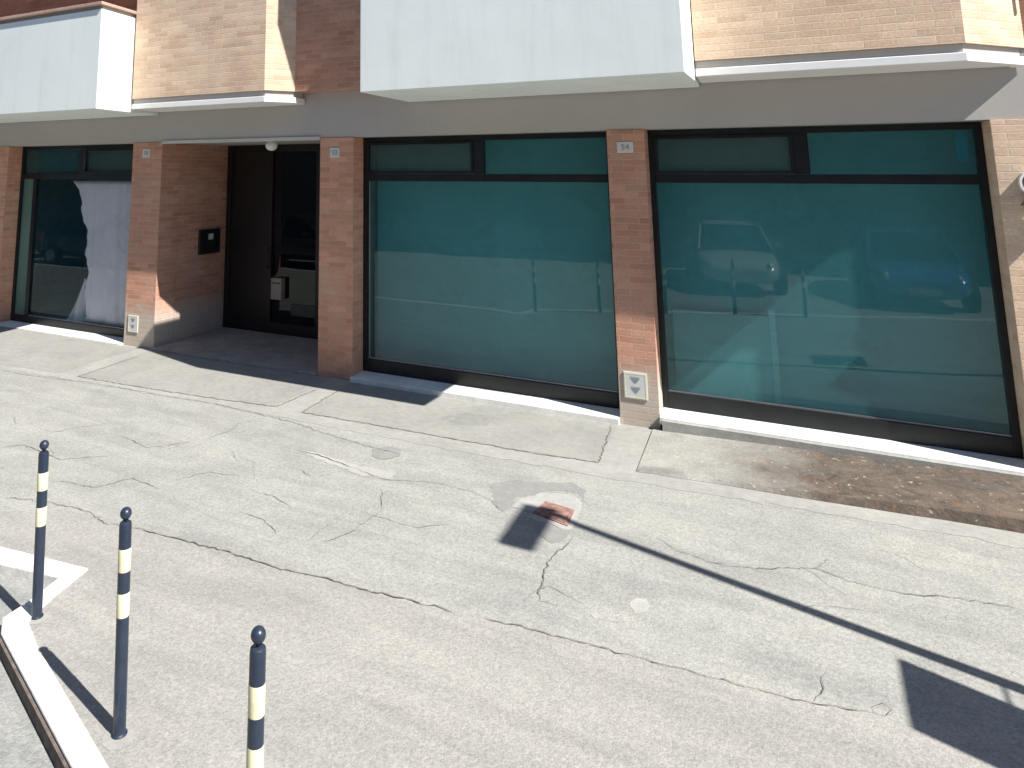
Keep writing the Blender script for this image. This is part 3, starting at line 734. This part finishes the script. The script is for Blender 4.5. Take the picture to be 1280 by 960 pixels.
# ------------------------------------------------------------ across the street (seen in the shop windows)
O = thing('opposite_building', 'long ochre house across the street, seen only reflected in the windows', 'building', (0, -7.2, 0))
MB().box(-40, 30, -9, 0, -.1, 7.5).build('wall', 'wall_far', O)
MB().box(-40, 30, 0.002, .08, -.1, .7).build('plinth', 'cement', O)
MB().box(-40.4, 30.4, -9.4, .4, 7.503, 7.7).build('roof', 'terracotta', O)
for k in range(14):
    x = -34+4.4*k
    for z0, z1 in ((1.1, 2.6), (4.4, 5.9)):
        wv = MB().box(x, x+1.2, .002, .05, z0, z1).build('window', 'door_dark', O)
        MB().box(x+.08, x+1.12, .052, .06, z0+.08, z1-.08).build('glass_pane', 'car_glass', wv)
tag(MB().box(-60, 60, -7.2, -5.6, -.095, .02).build('opposite_pavement', 'cement'), kind='structure')

def car(x, y, rz, paint, label, group='cars in the street'):
    t = thing('car', label, 'car', (x, y, -.1), rz, group)
    pm = 'car_paint_'+paint[0]
    if pm not in M: M[pm] = plain(paint[0]+'_car_paint', paint[1], .22, .3, .05, 3, 0, Coat_Weight=1.0, Coat_Roughness=.03)
    # body shell: stations along the length (x, half width, z low, z shoulder)
    S = [(-2.05, .62, .36, .62), (-2.0, .76, .26, .80), (-1.75, .83, .22, .93), (-1.0, .86, .20, .95), (0, .87, .20, .94), (.9, .86, .20, .93), (1.25, .84, .21, .88), (1.7, .79, .22, .78), (1.98, .68, .26, .66), (2.06, .5, .34, .56)]
    rings = []
    for sx_, hw, zl, zh in S:
        rings.append([(sx_, -hw*.80, zh), (sx_, -hw*.97, zh-.09), (sx_, -hw, (zl+zh)/2), (sx_, -hw*.93, zl), (sx_, hw*.93, zl), (sx_, hw, (zl+zh)/2), (sx_, hw*.97, zh-.09), (sx_, hw*.80, zh)])
    body = MB().ring(rings).build('body', pm, t, smooth=True, fix=True)
    sb = body.modifiers.new('s', 'SUBSURF'); sb.levels = sb.render_levels = 2
    # glasshouse and roof
    G = [(-1.72, .66, .92), (-1.32, .62, 1.30), (-.95, .60, 1.40), (-.1, .60, 1.44), (.35, .62, 1.38), (1.18, .70, .90)]
    gh = []
    for gx, hw, zt in G: gh.append([(gx, -hw, zt), (gx+.0, -.76, .88), (gx, .76, .88), (gx, hw, zt)])
    MB().ring(gh).build('window_band', 'car_glass', t, fix=True)
    rf = [[(gx, -hw-.015, zt-.03), (gx, -hw+.08, zt+.02), (gx, hw-.08, zt+.02), (gx, hw+.015, zt-.03)] for gx, hw, zt in G[1:5]]
    MB().ring(rf).build('roof', pm, t, smooth=False, fix=True)
    for s_ in (-1, 1):
        MB().tube((-1.30, s_*.63, 1.29), (-1.75, s_*.76, .90), .035, 8).build('window_pillar', pm, t)
        MB().tube((.36, s_*.63, 1.38), (1.2, s_*.74, .90), .028, 8).build('window_pillar', pm, t)
        MB().tube((-.2, s_*.62, 1.43), (-.25, s_*.775, .90), .03, 8).build('window_pillar', pm, t)

    for wx in (-1.28, 1.30):
        for s_ in (-1, 1):
            wh = MB().lathe([(0, -.02), (.17, -.02), (.20, 0), (.30, .0), (.315, .03), (.315, .16), (.30, .19), (.2, .19), (.17, .17), (0, .17)], seg=28, axis='y', c=(wx, s_*.80-.09, .315)).build('wheel', 'tyre', t, smooth=False, fix=True)
            rm = MB().lathe([(0, -.01), (.05, -.012), (.06, .0), (.17, .005), (.185, -.005), (.185, .01)], seg=20, axis='y', c=(wx, s_*.80+(.10 if s_ > 0 else -.115), .315)); rm.build('rim', 'rim', wh, fix=True)
    for s_ in (-1, 1):
        MB().lathe([(0, -.04), (.07, -.03), (.09, 0), (.07, .03), (0, .04)], seg=14, axis='y', c=(1.90, s_*.56, .64)).build('headlight', 'headlamp', t, smooth=True, fix=True)
        MB().box(-2.04, -1.95, s_*.62-.09, s_*.62+.09, .66, .82).build('taillight', 'taillamp', t, bevel=.02)
        MB().box(.55, .72, s_*.92-.07, s_*.92+.07, .93, 1.06).build('wing_mirror', pm, t, bevel=.03)
    MB().box(2.02, 2.075, -.26, .26, .36, .47).build('number_panel', 'plate', t)
    return t
car(2.55, -2.55, R(90), ('blue', (.05, .17, .50)), 'blue hatchback parked nose to the kerb, reflected in the right window')
car(-.75, -2.8, R(82), ('pale', (.55, .57, .58)), 'pale grey hatchback parked nose to the kerb beside the blue one')
car(-11.4, 1.75, 0, ('charcoal', (.05, .055, .06)), 'charcoal hatchback parked along the kerb to the left, nearest of its row')
car(-16.4, 1.72, 0, ('navy', (.03, .06, .13)), 'navy hatchback in the middle of the row parked to the left')
car(-21.3, 1.78, R(180), ('graphite', (.08, .085, .09)), 'graphite hatchback at the far end of the row parked to the left')
